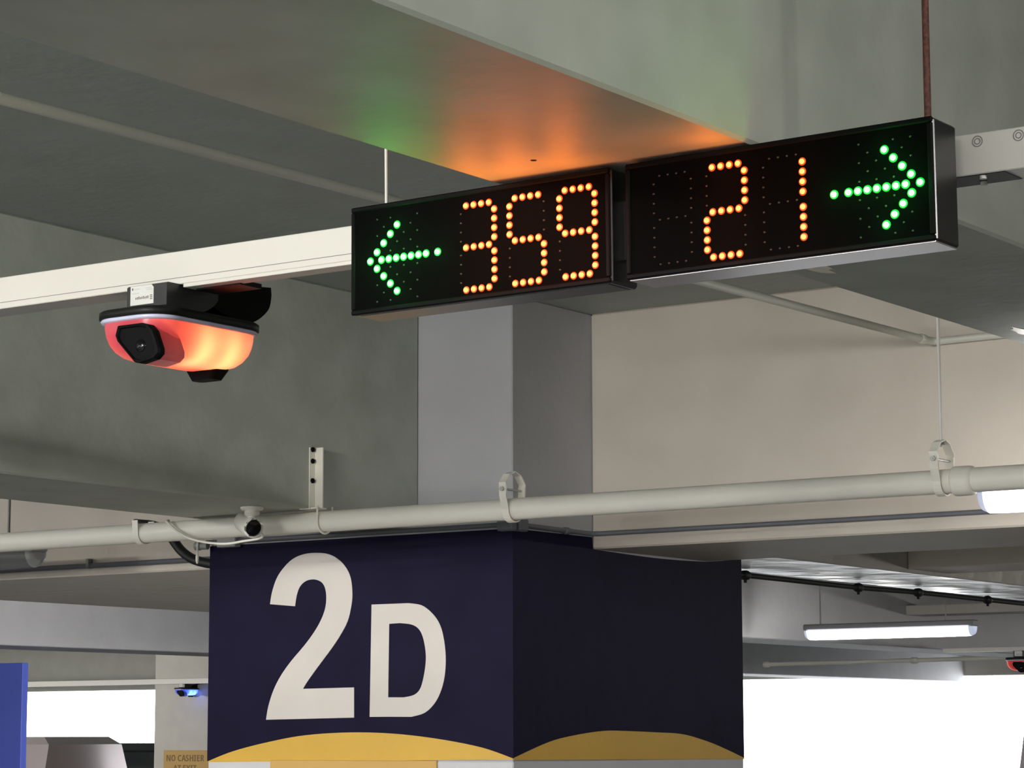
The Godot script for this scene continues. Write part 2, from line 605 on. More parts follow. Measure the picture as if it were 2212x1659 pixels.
func led_sign() -> void:
	var root := thing("led_sign", Vector3(-2.216, 2.4415, -3.5), "black two-box hanging LED sign with green arrows and orange numbers 359 and 21", "sign")
	root.rotation.z = 0.006
	var top := 0.1015
	var bot := -0.0935
	var spans := [[-0.5685, -0.0195], [0.0115, 0.5700]]
	var panels := []
	for s in spans:
		var st := st_new()
		box(st, Vector3(s[0], bot, -0.088), Vector3(s[1], top, -0.006), 0.004)
		obj("case", st, "case_black", root)
		if s[0] < 0.0:
			st = st_new()
			box(st, Vector3(s[0] + 0.012, bot - 0.0008, -0.080), Vector3(s[1] - 0.012, bot + 0.001, -0.014), 0.0)
			obj("base_plate", st, "case_black", root)
		else:
			st = st_new()
			box(st, Vector3(s[0] + 0.003, bot - 0.0015, -0.086), Vector3(s[1] - 0.003, bot + 0.001, -0.008), 0.0005)
			tag(obj("base_plate", st, "brushed_metal", root), "bare metal underside")
		st = st_new()
		var w := 0.009
		box(st, Vector3(s[0], top - w, -0.0065), Vector3(s[1], top, 0.0), 0.002)
		box(st, Vector3(s[0], bot, -0.0065), Vector3(s[1], bot + w, 0.0), 0.002)
		box(st, Vector3(s[0], bot + w, -0.0065), Vector3(s[0] + w, top - w, 0.0), 0.002)
		box(st, Vector3(s[1] - w, bot + w, -0.0065), Vector3(s[1], top - w, 0.0), 0.002)
		obj("bezel", st, "bezel_black", root)
		st = st_new()
		box(st, Vector3(s[0] + w, bot + w, -0.0065), Vector3(s[1] - w, top - w, -0.003), 0.0)
		panels.append(obj("display_panel", st, "display_black", root))
	# a coupling between the two boxes
	var st := st_new()
	box(st, Vector3(-0.0195, -0.05, -0.075), Vector3(0.0115, 0.05, -0.045), 0.0)
	obj("coupling", st, "case_black", root)
	# suspension rods up to the slab
	st = st_new(true)
	tube(st, [Vector3(-0.522, top - 0.003, -0.045), Vector3(-0.522 - 0.004, TOP - 2.4415 + 0.006, -0.045)], 0.0032, 12)
	tag(obj("suspension_rod", st, "rod_white", root), "thin pale rod at the left end")
	st = st_new(true)
	tube(st, [Vector3(0.543, top - 0.003, -0.045), Vector3(0.543 + 0.004, TOP - 2.4415 - 0.003, -0.045)], 0.0056, 12)
	tag(obj("suspension_rod", st, "rust", root), "rust brown threaded rod at the right end")
	st = st_new(true)
	disc_rings(st, Vector3(0.543, top, -0.045), Vector3.UP, [[0.0095, 0.0], [0.0095, 0.007]], 6)
	obj("nut", st, "zinc_dull", root)
	# leds
	var orange := led_mesh(0.0049, "orange_core", "orange_flange")
	var green := led_mesh(0.0056, "green_core", "green_flange")
	var off := []
	var lit := func(p: Vector2, mesh_: Mesh, side: int) -> void:
		var o := MeshInstance3D.new()
		o.mesh = mesh_
		put("led", o, panels[side])
		o.position = Vector3(p.x, p.y, -0.0031)
	var rows := [0.0, 0.0735]
	var seg_on := {"3": "abcdg", "5": "afgcd", "9": "abcdfg", "2": "abged", "1": "bc", " ": ""}
	for d in [["3", -0.327, 0], ["5", -0.224, 0], ["9", -0.121, 0], [" ", 0.066, 1], ["2", 0.1665, 1], ["1", 0.272, 1]]:
		var x: float = d[1]
		for sgm in "abcdefg":
			var pts := []
			for k in 4:
				match sgm:
					"a": pts.append(Vector2(x + 0.0112 + 0.0162 * k, 0.0740))
					"g": pts.append(Vector2(x + 0.0112 + 0.0162 * k, 0.0))
					"d": pts.append(Vector2(x + 0.0112 + 0.0162 * k, -0.0745))
					"f": pts.append(Vector2(x, 0.0610 - 0.0163 * k))
					"b": pts.append(Vector2(x + 0.0710, 0.0610 - 0.0163 * k))
					"e": pts.append(Vector2(x, -0.0125 - 0.0162 * k))
					"c": pts.append(Vector2(x + 0.0710, -0.0125 - 0.0162 * k))
			for p in pts:
				if sgm in seg_on[d[0]]:
					lit.call(p, orange, d[2])
				else:
					off.append(p)
	for a in [[-0.5258, 0.0, 1.0, 0], [0.5470, 0.0, -1.0, 1]]:
		var tip := Vector2(a[0], a[1])
		var sx: float = a[2]
		lit.call(tip, green, a[3])
		for k in range(1, 5):
			lit.call(tip + Vector2(0.0149 * k * sx, 0.0149 * k), green, a[3])
			lit.call(tip + Vector2(0.0149 * k * sx, -0.0149 * k), green, a[3])
		for k in 7:
			lit.call(tip + Vector2((0.0250 + 0.0164 * k) * sx, 0.0), green, a[3])
		lit.call(tip + Vector2(0.1487 * sx, 0.0), green, a[3])
		for k in range(1, 8):                                      # unlit leds of the other arrow shapes
			for j in range(-5, 6):
				if absi(j) == k or j == 0 or (k + j) % 2 != 0:
					continue
				off.append(tip + Vector2(0.0149 * k * sx, 0.0149 * j))
	st = st_new(true)
	for p in off:
		if absf(p.y) < 0.088 and absf(p.x) < 0.56:
			disc_rings(st, Vector3(p.x, p.y, -0.0031), Vector3(0, 0, 1), [[0.0022, 0.0], [0.0018, 0.0012], [0.0, 0.0018]], 6)
	var u := obj("unlit_leds", st, "led_off", root)
	u.set_meta("kind", "stuff")
	# the light the leds throw: a light per digit half and per arrow, just in front of them
	var oc := Color(1.0, 0.47, 0.11)
	var gc := Color(0.10, 1.0, 0.36)
	for q in [[-0.28, 20], [-0.188, 20], [-0.085, 24], [0.203, 20], [0.343, 8]]:
		for y in [0.06, 0.0, -0.06]:
			omni(Vector3(q[0], y, 0.045), oc, 0.00020 * q[1], 0.03, root)
	for a in [[-0.5258, 1.0], [0.5470, -1.0]]:
		for q in [[0.0, 0.0], [0.030, 0.030], [0.030, -0.030], [0.060, 0.060], [0.060, -0.060], [0.042, 0.0], [0.075, 0.0], [0.108, 0.0], [0.1487, 0.0]]:
			omni(Vector3(a[0] + q[0] * a[1], q[1], 0.018), gc, 0.0014, 0.012, root)

# ------------------------------------------------------------------ trunking under the beam
func trunking() -> void:
	var root := thing("cable_trunking", Vector3(-2.4, 2.483, -3.6975), "long white cable trunking running behind the LED sign under the beam", "trunking")
	var st := st_new()
	box(st, Vector3(-2.889, 0.0, -0.0375), Vector3(3.2, 0.0665, 0.0375), 0.0015)
	obj("channel", st, "tray_white", root)
	st = st_new()
	box(st, Vector3(-0.93, -0.0075, 0.0), Vector3(0.45, 0.0, 0.0385), 0.001)
	tag(obj("lid_lip", st, "tray_white", root), "folded white lid edge under the trunking")
	st = st_new()
	box(st, Vector3(-2.889, 0.0125, 0.0375), Vector3(0.45, 0.0137, 0.0381), 0.0)
	obj("seam", st, "tray_inside", root)
	for x in [0.757, 0.827, 0.897]:
		st = st_new(true)
		for r in [0.0085, 0.0045]:
			var pts := []
			for k in 25:
				var t := TAU * k / 24
				pts.append(Vector3(x + cos(t) * r, 0.053 + sin(t) * r, 0.0377))
			tube(st, pts, 0.0008, 6, false)
		obj("knockout", st, "tray_inside", root)
	st = st_new()
	box(st, Vector3(0.68, -0.001, -0.034), Vector3(0.80, 0.0002, 0.034), 0.0)
	tag(obj("slot", st, "plastic_black", root), "dark open slot underneath")
	for p in [[0.742, -0.016], [0.70, 0.024], [0.76, 0.026]]:
		st = st_new(true)
		disc_rings(st, Vector3(p[0], -0.0065, p[1]), Vector3.UP, [[0.006, 0.0], [0.006, 0.006]], 8)
		obj("nut", st, "rod_white", root)

# ------------------------------------------------------------------ parking sensors
func sensor(at: Vector3, colour: String, lc: Color, energy: float, label: String) -> Node3D:
	var root := thing("parking_sensor", at, label, "sensor", "bay sensors with glowing bowls")
	var zy := Transform3D(Basis(Vector3(0, 0, 1), Vector3(0, 1, 0), Vector3(-1, 0, 0)), Vector3.ZERO)   # local x -> z, local z -> -x
	var st := st_new()
	var saddle := PackedVector2Array([Vector2(0.122, 0.018), Vector2(0.125, 0.022), Vector2(0.125, 0.064), Vector2(0.121, 0.0670), Vector2(-0.026, 0.0670)])
	for p in smooth_curve([Vector2(-0.026, 0.050), Vector2(-0.012, 0.036), Vector2(0.012, 0.023), Vector2(0.034, 0.018)]):
		saddle.append(p)
	prism(st, saddle, -0.083, 0.022, zy)
	obj("bracket", st, "bracket_plastic", root)
	st = st_new()
	var scoop := PackedVector2Array([Vector2(-0.020, 0.067), Vector2(-0.075, 0.070), Vector2(-0.090, 0.094), Vector2(-0.215, 0.106)])
	for p in smooth_curve([Vector2(-0.217, 0.090), Vector2(-0.210, 0.062), Vector2(-0.186, 0.040), Vector2(-0.160, 0.026), Vector2(-0.135, 0.0185)]):
		scoop.append(p)
	scoop.append_array(PackedVector2Array([Vector2(-0.100, 0.024), Vector2(-0.060, 0.034), Vector2(-0.020, 0.048)]))
	prism(st, scoop, -0.060, 0.075, zy)
	obj("hook", st, "plastic_matt", root)
	st = st_new()
	box(st, Vector3(0.10, 0.057, -0.005), Vector3(0.215, 0.0668, 0.06), 0.001)
	obj("mounting_plate", st, "plastic_black", root)
	# white label on the bracket front
	st = st_new()
	prism(st, PackedVector2Array([Vector2(-0.0125, 0.0275), Vector2(0.0490, 0.0275), Vector2(0.0490, 0.0600), Vector2(0.0430, 0.0655), Vector2(-0.0125, 0.0655)]), 0.125, 0.1256)
	var lab := obj("label", st, "label_white", root)
	st = st_new()
	box(st, Vector3(-0.0085, 0.0575, 0.1256), Vector3(-0.0050, 0.0620, 0.1258))
	for k in 9:
		box(st, Vector3(0.0010 + 0.0040 * k, 0.0385, 0.1256), Vector3(0.0034 + 0.0040 * k, 0.0425 + 0.0008 * (k % 3), 0.1258))
	for k in 3:
		box(st, Vector3(0.0395, 0.0360 + 0.0035 * k, 0.1256), Vector3(0.0455, 0.0380 + 0.0035 * k, 0.1258))
	obj("print", st, "label_ink", lab)
	st = st_new()
	for q in [[-0.003, 0.012, 0.0585], [-0.0085, 0.010, 0.0500], [0.027, 0.043, 0.0585], [0.030, 0.046, 0.0550]]:
		box(st, Vector3(q[0], q[2], 0.1256), Vector3(q[1], q[2] + 0.0018, 0.1258))
	obj("print", st, "label_ink_pale", lab)
	# lid
	var mid_at := Vector3(0.006, 0, 0.0)
	st = st_new(true)
	rings_of(st, [[0.156, 0.300, 0.052, 0.0180], [0.184, 0.328, 0.058, 0.0172], [0.192, 0.336, 0.060, 0.0140], [0.192, 0.336, 0.060, 0.0010], [0.186, 0.330, 0.058, 0.0]], mid_at)
	obj("lid", st, "plastic_black", root)
	st = st_new(true)
	rings_of(st, [[0.184, 0.328, 0.058, 0.0], [0.188, 0.332, 0.060, -0.003], [0.183, 0.327, 0.058, -0.0075], [0.172, 0.315, 0.056, -0.0085]], mid_at)
	tag(obj("clear_ring", st, "clear_ring", root), "clear plastic rim between lid and bowl")
	# bowl
	st = st_new(true)
	rings_of(st, [[0.175, 0.319, 0.058, -0.0080], [0.174, 0.318, 0.058, -0.018], [0.170, 0.313, 0.058, -0.033], [0.162, 0.303, 0.058, -0.048], [0.146, 0.286, 0.056, -0.061], [0.124, 0.262, 0.052, -0.071], [0.094, 0.226, 0.044, -0.077], [0.05, 0.17, 0.024, -0.080]], mid_at, false)
	tag(obj("bowl", st, colour + "_bowl", root), "glowing %s bowl" % colour)
	st = st_new(true)
	tube(st, [Vector3(0.012, -0.028, -0.06), Vector3(0.012, -0.028, 0.05)], 0.007, 8)
	obj("led_strip", st, colour + "_strip", root)
	for z in [-0.070, 0.010]:
		omni(Vector3(0.052, -0.040, z), lc, energy, 0.010, root)
	# front camera eye
	st = st_new()
	var eye := PackedVector2Array([Vector2(-0.034, -0.016), Vector2(0.030, -0.016), Vector2(0.050, -0.021), Vector2(0.064, -0.033), Vector2(0.080, -0.068), Vector2(0.080, -0.078), Vector2(0.068, -0.087), Vector2(0.030, -0.093), Vector2(0.014, -0.090), Vector2(-0.034, -0.046), Vector2(-0.040, -0.034)])
	for i in eye.size():
		eye[i] = Vector2((eye[i].x + 0.04) * 0.98 - 0.016, eye[i].y * 1.04)
	var mid := Vector2(0.042, -0.055)
	var er := []
	for q in [[0.148, 1.0], [0.160, 1.0], [0.165, 0.95], [0.166, 0.84], [0.162, 0.80]]:
		var ring := PackedVector3Array()
		for p in eye:
			var v: Vector2 = mid + (p - mid) * q[1]
			ring.append(Vector3(v.x, v.y, q[0]))
		er.append(ring)
	loft(st, er)
	obj("camera_eye", st, "plastic_matt", root)
	st = st_new()
	er = []
	for q in [[0.090, 0.98], [0.148, 0.98]]:
		var ring := PackedVector3Array()
		for p in eye:
			var v: Vector2 = mid + (p - mid) * q[1]
			ring.append(Vector3(v.x, v.y, q[0]))
		er.append(ring)
	loft(st, er)
	tag(obj("eye_socket", st, colour + "_bowl", root), "%s socket round the camera eye" % colour)
	st = st_new(true)
	disc_rings(st, Vector3(0.052, -0.062, 0.161), Vector3(0, 0, 1), [[0.013, 0.0], [0.012, 0.003], [0.007, 0.0055], [0.0, 0.0065]], 18)
	obj("lens", st, "lens_glass", root)
	# rear camera eye
	st = st_new()
	loft(st, [round_rect(0.086, 0.055, 0.012, -0.040, Vector3(0.0, 0, -0.090)), round_rect(0.082, 0.050, 0.012, -0.078, Vector3(0.0, 0, -0.090)), round_rect(0.060, 0.034, 0.010, -0.098, Vector3(0.0, 0, -0.088))])
	obj("camera_eye", st, "plastic_matt", root)
	return root

func sensors() -> void:
	sensor(Vector3(-3.420, 2.4155, -3.745), "red", Color(1.0, 0.41, 0.24), 0.0125, "large black sensor with glowing red bowl and white label under the trunking")
	sensor(Vector3(-22.36, 2.225, -24.75), "blue", Color(0.35, 0.5, 1.0), 0.012, "small distant sensor with glowing blue bowl left of the 2D column")
	sensor(Vector3(-7.83, 2.165, -18.0), "red", Color(1.0, 0.38, 0.20), 0.012, "small distant red sensor at the right edge, above the white opening")
	var t := thing("cable_trunking", Vector3(-20.6, 2.293, -24.705), "distant pale trunking carrying the blue sensor beside the beige column", "trunking")
	var st := st_new()
	box(st, Vector3(-8.0, 0.0, -0.0375), Vector3(6.5, 0.0665, 0.0375), 0.0015)
	obj("channel", st, "tray_white", t)
	t = thing("cable_trunking", Vector3(-4.0, 2.2335, -17.955), "distant trunking above the white opening carrying the red sensor", "trunking")
	st = st_new()
	box(st, Vector3(-4.45, 0.0, -0.0375), Vector3(8.0, 0.03, 0.0375), 0.0015)
	obj("channel", st, "tray_white", t)

# ------------------------------------------------------------------ white water pipe and what holds it
func clevis(x: float, rod_top: float, label: String) -> void:
	var root := thing("pipe_hanger", Vector3(x, 2.304, -6.5), label, "hanger", "clevis hangers on the white pipe")
	var path := []
	for k in 13:
		var t := PI + PI * k / 12.0
		path.append(Vector2(cos(t) * 0.0385, sin(t) * 0.0385))
	var yoke := path.duplicate()
	yoke.append(Vector2(0.0500, 0.035))
	yoke.append(Vector2(0.0500, 0.072))
	var left := [Vector2(-0.0500, 0.072), Vector2(-0.0500, 0.035)]
	left.append_array(yoke)
	var st := st_new()
	ribbon(st, left, 0.003, -0.013, 0.013)
	obj("strap", st, "pipe_white", root)
	st = st_new()
	ribbon(st, [Vector2(-0.052, 0.040), Vector2(-0.054, 0.082), Vector2(-0.030, 0.109), Vector2(0.0, 0.1185), Vector2(0.030, 0.109), Vector2(0.054, 0.082), Vector2(0.052, 0.040)], 0.003, -0.013, 0.013)
	obj("yoke", st, "pipe_white", root)
	st = st_new(true)
	tube(st, [Vector3(0, 0.062, -0.064), Vector3(0, 0.062, 0.064)], 0.0036, 10)
	disc_rings(st, Vector3(0, 0.062, 0.056), Vector3(0, 0, 1), [[0.008, 0.0], [0.008, 0.006]], 6)
	obj("bolt", st, "galvanised", root)
	if rod_top > 0.0:
		st = st_new(true)
		tube(st, [Vector3(0, 0.10, 0), Vector3(-0.003, rod_top - 2.304, 0)], 0.005, 10)
		obj("rod", st, "rod_white", root)
		st = st_new(true)
		disc_rings(st, Vector3(0, 0.105, 0), Vector3.UP, [[0.010, 0.0], [0.010, 0.008]], 6)
		obj("nut", st, "zinc_dull", root)

func pipe_run() -> void:
	var root := thing("water_pipe", Vector3(-4.5, 2.304, -6.5), "thick white pipe crossing in front of the 2D column", "pipe")
	var st := st_new(true)
	tube(st, [Vector3(-4.5, -0.001, 0), Vector3(0, 0.002, 0), Vector3(6.5, -0.002, 0)], 0.0345, 28)
	obj("pipe", st, "pipe_white", root)
	st = st_new(true)
	disc_rings(st, Vector3(1.482, 0, 0), Vector3.RIGHT, [[0.0350, 0.0], [0.0415, 0.004], [0.0425, 0.012], [0.0420, 0.048], [0.0405, 0.058], [0.0350, 0.063]], 28)
	obj("coupling", st, "pipe_white", root)
	clevis(-4.520, 0.0, "clevis hanger without a rod, on the white pipe at the column corner")
	clevis(-3.053, TOP, "clevis hanger on a thin rod, beside the white pipe's coupling")
	# flat strap under the beam
	var h := thing("pipe_hanger", Vector3(-6.085, 2.304, -6.5), "flat white strap holding the white pipe left of the security camera", "hanger")
	st = st_new()
	var path := [Vector2(0.041, 0.043)]
	for k in 13:
		var t := -PI * k / 12.0
		path.append(Vector2(cos(t) * 0.037, sin(t) * 0.037))
	path.append(Vector2(-0.041, 0.043))
	ribbon(st, path, 0.003, -0.013, 0.013)
	obj("strap", st, "pipe_white", h)
	# right-hand wall angle with U bolt
	var b := thing("pipe_bracket", Vector3(-5.292, 2.352, -6.468), "tall white angle bracket bolted to the beam above the white pipe", "bracket")
	st = st_new()
	box(st, Vector3(0.0, -0.006, -0.003), Vector3(0.036, 0.195, 0.003), 0.0006)
	box(st, Vector3(0.0, -0.006, 0.003), Vector3(0.004, 0.195, 0.030), 0.0006)
	obj("angle", st, "pipe_white", b)
	for y in [0.085, 0.150, 0.188]:
		st = st_new(true)
		disc_rings(st, Vector3(0.004, y, 0.017), Vector3.RIGHT, [[0.0085, 0.0], [0.0085, 0.004], [0.005, 0.0075], [0.0, 0.008]], 12)
		obj("bolt", st, "plastic_matt", b)
	st = st_new()
	box(st, Vector3(-0.045, -0.008, -0.028), Vector3(0.030, -0.003, 0.022), 0.0006)
	obj("foot_plate", st, "pipe_white", b)
	st = st_new(true)
	var u := [Vector3(0.018, 0.004, 0.006)]
	for k in 15:
		var t := -PI * k / 14.0
		u.append(Vector3(0.018, -0.048 + sin(t) * 0.0385, -0.032 + cos(t) * 0.0385))
	u.append(Vector3(0.018, 0.004, -0.0705))
	tube(st, u, 0.0036, 10)
	obj("u_bolt", st, "pipe_white", b)

# ------------------------------------------------------------------ security camera
func cctv() -> void:
	var root := thing("security_camera", Vector3(-5.425, 2.347, -6.31), "small white bullet security camera with black lens under the beam", "camera")
	var st := st_new(true)
	disc_rings(st, Vector3(0, 0, 0), Vector3.DOWN, [[0.038, 0.0], [0.038, 0.006], [0.034, 0.010], [0.024, 0.011], [0.026, 0.014], [0.025, 0.024], [0.018, 0.030]], 24)
	obj("base", st, "pipe_white", root)
	st = st_new(true)
	tube(st, smooth_curve([Vector3(0, -0.024, 0), Vector3(-0.004, -0.036, 0.0), Vector3(-0.012, -0.050, -0.004)]), 0.013, 14)
	obj("arm", st, "pipe_white", root)
	var dir := Vector3(0.82, -0.26, 0.50).normalized()
	var o := Vector3(0.017, -0.070, 0.010) - dir * 0.040
	st = st_new(true)
	disc_rings(st, o - dir * 0.085, dir, [[0.022, 0.0], [0.031, 0.005], [0.0335, 0.015], [0.0335, 0.115], [0.034, 0.122], [0.0325, 0.126], [0.0275, 0.126], [0.0265, 0.116]], 24)
	obj("barrel", st, "pipe_white", root)
	st = st_new(true)
	disc_rings(st, o + dir * 0.028, dir, [[0.0270, 0.0], [0.0270, 0.008], [0.023, 0.0095], [0.0, 0.0115]], 24)
	obj("lens", st, "lens_glass", root)
	st = st_new(true)
	var c := [o - dir * 0.08]
	for p in [[-5.47, 2.262, -6.42], [-5.58, 2.250, -6.44], [-5.67, 2.246, -6.44], [-5.78, 2.262, -6.44], [-5.86, 2.290, -6.445], [-5.93, 2.333, -6.455], [-5.955, 2.342, -6.49]]:
		c.append(Vector3(p[0], p[1], p[2]) - root.position)
	tube(st, smooth_curve(c, 6), 0.0042, 8)
	obj("cable", st, "cable_white", root)

# ------------------------------------------------------------------ conduits and loose cables
func run(called: String, pts: Array, r: float, m: String, label: String, category := "conduit") -> Node3D:
	var root := thing(called, pts[0], label, category)
	var st := st_new(true)
	var loc := []
	for p in pts:
		loc.append(p - pts[0])
	tube(st, loc, r, 16)
	obj("tube", st, m, root)
	return root

func conduits() -> void:
	var st: SurfaceTool
	# below the slab, turning along the cream beam
	var c := run("conduit", [Vector3(-3.712, 2.878, -3.0), Vector3(-3.552, 2.876, -7.47), Vector3(-3.549, 2.876, -7.49), Vector3(-3.540, 2.876, -7.504), Vector3(-3.520, 2.876, -7.512), Vector3(-2.487, 2.882, -7.512)], 0.0125, "conduit_pale", "pale grey pipe below the slab, passing behind the LED sign to the cream beam")
	st = st_new(true)
	disc_rings(st, Vector3(-3.553, 2.876, -7.425) - c.position, Vector3(0, 0, -1), [[0.0130, 0.0], [0.0165, 0.003], [0.0165, 0.028], [0.0130, 0.032]], 16)
	obj("elbow_collar", st, "conduit_pale", c)
	# round the column, above the blue band
	var z := -7.021
	c = run("conduit", [Vector3(-6.255, 2.312, z), Vector3(-4.91, 2.312, z), Vector3(-4.887, 2.312, z - 0.004), Vector3(-4.878, 2.312, z - 0.03), Vector3(-4.878, 2.310, -7.47), Vector3(-4.874, 2.310, -7.500), Vector3(-4.845, 2.310, -7.516), Vector3(-2.0, 2.310, -7.516)], 0.0085, "conduit_dark", "slim grey conduit wrapping the column just above the blue band")
	st = st_new()
	box(st, Vector3(-6.19, 2.290, -7.037) - c.position, Vector3(-6.10, 2.330, -7.003) - c.position, 0.003)
	obj("fitting", st, "conduit_grey", c)
	st = st_new()
	box(st, Vector3(-4.935, 2.289, -7.037) - c.position, Vector3(-4.872, 2.333, -6.999) - c.position, 0.006)
	box(st, Vector3(-4.893, 2.289, -7.09) - c.position, Vector3(-4.860, 2.333, -7.037) - c.position, 0.006)
	obj("corner_box", st, "conduit_dark", c)
	st = st_new(true)
	disc_rings(st, Vector3(-4.878, 2.310, -7.33) - c.position, Vector3(0, 0, -1), [[0.0090, 0.0], [0.0125, 0.002], [0.0125, 0.024], [0.0090, 0.026]], 14)
	obj("fitting", st, "conduit_dark", c)
	c = run("conduit", [Vector3(-9.5, 2.293, -7.518), Vector3(-6.26, 2.298, -7.518)], 0.0105, "conduit_dark", "grey conduit along the lower edge of the left cream beam")
	for x in [-7.33, -8.6]:
		st = st_new()
		box(st, Vector3(x - 0.008, 2.285, -7.53) - c.position, Vector3(x + 0.008, 2.325, -7.502) - c.position, 0.002)
		obj("clip", st, "zinc_dull", c)
	# short end of a grey pipe beside the column, and white tie
	c = thing("pipe_stub", Vector3(-6.275, 2.300, -7.03), "short capped grey pipe end with white tie at the column's left edge", "pipe")
	st = st_new(true)
	tube(st, [Vector3(-0.02, 0, 0.02), Vector3(0.03, 0.0, 0.012)], 0.014, 14)
	disc_rings(st, Vector3(-0.022, 0, 0.02), Vector3.RIGHT, [[0.012, 0.0], [0.0165, 0.002], [0.0165, 0.022]], 14)
	obj("tube", st, "conduit_grey", c)
	st = st_new(true)
	tube(st, [Vector3(0.0, 0.02, 0.034), Vector3(0.0, -0.02, 0.036), Vector3(-0.002, -0.05, 0.030)], 0.0034, 8)
	disc_rings(st, Vector3(-0.002, -0.03, 0.033), Vector3.DOWN, [[0.002, 0.0], [0.0065, 0.008], [0.0065, 0.024], [0.003, 0.036]], 10)
	obj("tie", st, "cable_white", c)
	# black hose drooping beside the column
	var path := smooth_curve([Vector3(-6.78, 2.420, -7.2), Vector3(-6.66, 2.404, -7.18), Vector3(-6.575, 2.375, -7.16), Vector3(-6.533, 2.338, -7.15), Vector3(-6.492, 2.298, -7.15), Vector3(-6.435, 2.266, -7.15), Vector3(-6.36, 2.247, -7.15), Vector3(-6.27, 2.234, -7.15)], 6)
	run("hose", path, 0.0185, "cable_black", "thick black hose curving down behind the white pipe to the column", "hose")
	# black cable with clips along the glossy beam behind the column
	path = smooth_curve([Vector3(-5.800, 2.330, -8.7), Vector3(-5.79, 2.334, -10.2), Vector3(-5.775, 2.328, -11.3), Vector3(-5.755, 2.331, -11.93), Vector3(-5.745, 2.328, -12.76), Vector3(-5.74, 2.326, -14.5), Vector3(-5.735, 2.328, -16.5)], 4)
	c = run("cable", path, 0.0125, "cable_black", "black cable held by clips below the glossy beam right of the 2D column", "cable")
	for p in [[-5.79, 2.334, -10.2], [-5.775, 2.328, -11.3], [-5.755, 2.331, -11.93], [-5.745, 2.328, -12.76], [-5.742, 2.327, -13.6]]:
		st = st_new(true)
		disc_rings(st, Vector3(p[0], p[1], p[2] + 0.03) - c.position, Vector3(0, 0, -1), [[0.015, 0.0], [0.021, 0.008], [0.024, 0.03], [0.021, 0.052], [0.015, 0.06]], 10)
		box(st, Vector3(p[0] - 0.004, p[1] - 0.034, p[2] - 0.008) - c.position, Vector3(p[0] + 0.004, p[1] + 0.014, p[2] + 0.008) - c.position)
		obj("clip", st, "cable_black", c)

# ------------------------------------------------------------------ batten lamps
func batten(at: Vector3, length: float, lit: bool, energy: float, label: String, rods := [0.12, 0.88], down_only := false, spill := 0.0) -> Node3D:
	var root := thing("batten_lamp", at, label, "lamp", "batten lamps on rods")
	var L := length
	var st := st_new()
	box(st, Vector3(0, 0.0, -0.048), Vector3(L, 0.042, 0.048), 0.008)
	obj("housing", st, "lamp_housing", root)
	st = st_new(true)
	var rings := []
	for q in [[0.004, 0.5], [0.010, 0.82], [0.03, 0.97], [0.07, 1.0], [L - 0.07, 1.0], [L - 0.03, 0.97], [L - 0.010, 0.82], [L - 0.004, 0.5]]:
		var ring := PackedVector3Array()
		for k in 13:
			var t := PI * k / 12.0
			ring.append(Vector3(q[0], -0.062 * sin(t) * q[1], cos(t) * 0.054 * q[1]))
		rings.append(ring)
	if L > 0.0:
		var inner := []
		for r in range(2, 6):
			inner.append(rings[r])
		loft(st, inner)
		obj("diffuser", st, "tube_lit" if lit else "tube_off", root)
		for pair in [[0, 1, 2], [5, 6, 7]]:
			st = st_new(true)
			loft(st, [rings[pair[0]], rings[pair[1]], rings[pair[2]]])
			tag(obj("end_cover", st, "end_lit" if lit else "end_clear", root), "clear rounded end")
		for k in (3 if lit else 0):
			if down_only:
				spot(Vector3(L * (k + 0.5) / 3.0, -0.07, 0), Color(1.0, 0.987, 0.97), energy / 3.0, 0.05, root)
				if spill > 0.0:
					omni(Vector3(L * (k + 0.5) / 3.0, -0.085, 0), Color(1.0, 0.987, 0.97), spill / 3.0, 0.05, root)
			else:
				omni(Vector3(L * (k + 0.5) / 3.0, -0.10, 0), Color(1.0, 0.987, 0.97), energy / 3.0, 0.09, root)
	for r in rods:
		st = st_new(true)
		tube(st, [Vector3(L * r, 0.03, 0), Vector3(L * r, TOP - at.y, 0)], 0.0055, 8)
		obj("rod", st, "zinc_dull" if not lit else "rod_white", root)
	return root

func battens() -> void:
	batten(Vector3(-3.175, 2.318, -7.02), 1.22, true, 0.15, "lit batten lamp at the right edge below the white pipe's coupling", [0.23, 0.52], true, 0.55)
	batten(Vector3(-8.56, 2.318, -7.05), 1.42, false, 0.0, "unlit batten lamp at the left edge below the white pipe", [0.2, 0.877])
	batten(Vector3(-8.06, 2.292, -15.0), 1.22, true, 0.7, "bright lit batten lamp hanging on two rods right of the 2D column", [0.09, 0.83])
	# lamps of the same rows, outside the picture, that light the aisle
	var high := [[-4.0, 0.6, 16.5], [-4.0, 4.6, 18.0], [-8.9, -1.4, 8.0], [0.15, -2.7, 3.0], [0.3, 4.0, 11.0], [-12.6, -4.0, 3.0], [-10.9, -12.5, 4.5]]
	for s in high:
		batten(Vector3(s[0], 2.93, s[1]), 1.22, true, s[2], "lit batten lamp fixed high in the aisle, outside the picture")
	var low := [[-5.25, -1.0, 3.2], [-3.85, -0.8, 3.4], [-8.6, -2.6, 9.0]]
	for s in low:
		batten(Vector3(s[0], 2.27, s[1]), 1.22, true, s[2], "lit batten lamp hung low in the aisle, outside the picture", [0.12, 0.88], true)
	batten(Vector3(-8.1, 2.215, -9.6), 1.22, true, 9.0, "lit batten lamp fixed under the flat drop behind the blue 2D column", [], true)
	var far := [[-2.0, -13.0, 3.0], [-20.0, -14.0, 6.0], [-26.0, -20.5, 14.0], [-5.0, -21.0, 4.0], [-1.7, -9.2, 0.25]]
	for s in far:
		batten(Vector3(s[0], 2.318, s[1]), 1.22, true, s[2], "lit batten lamp of the far rows, outside the picture or hidden")

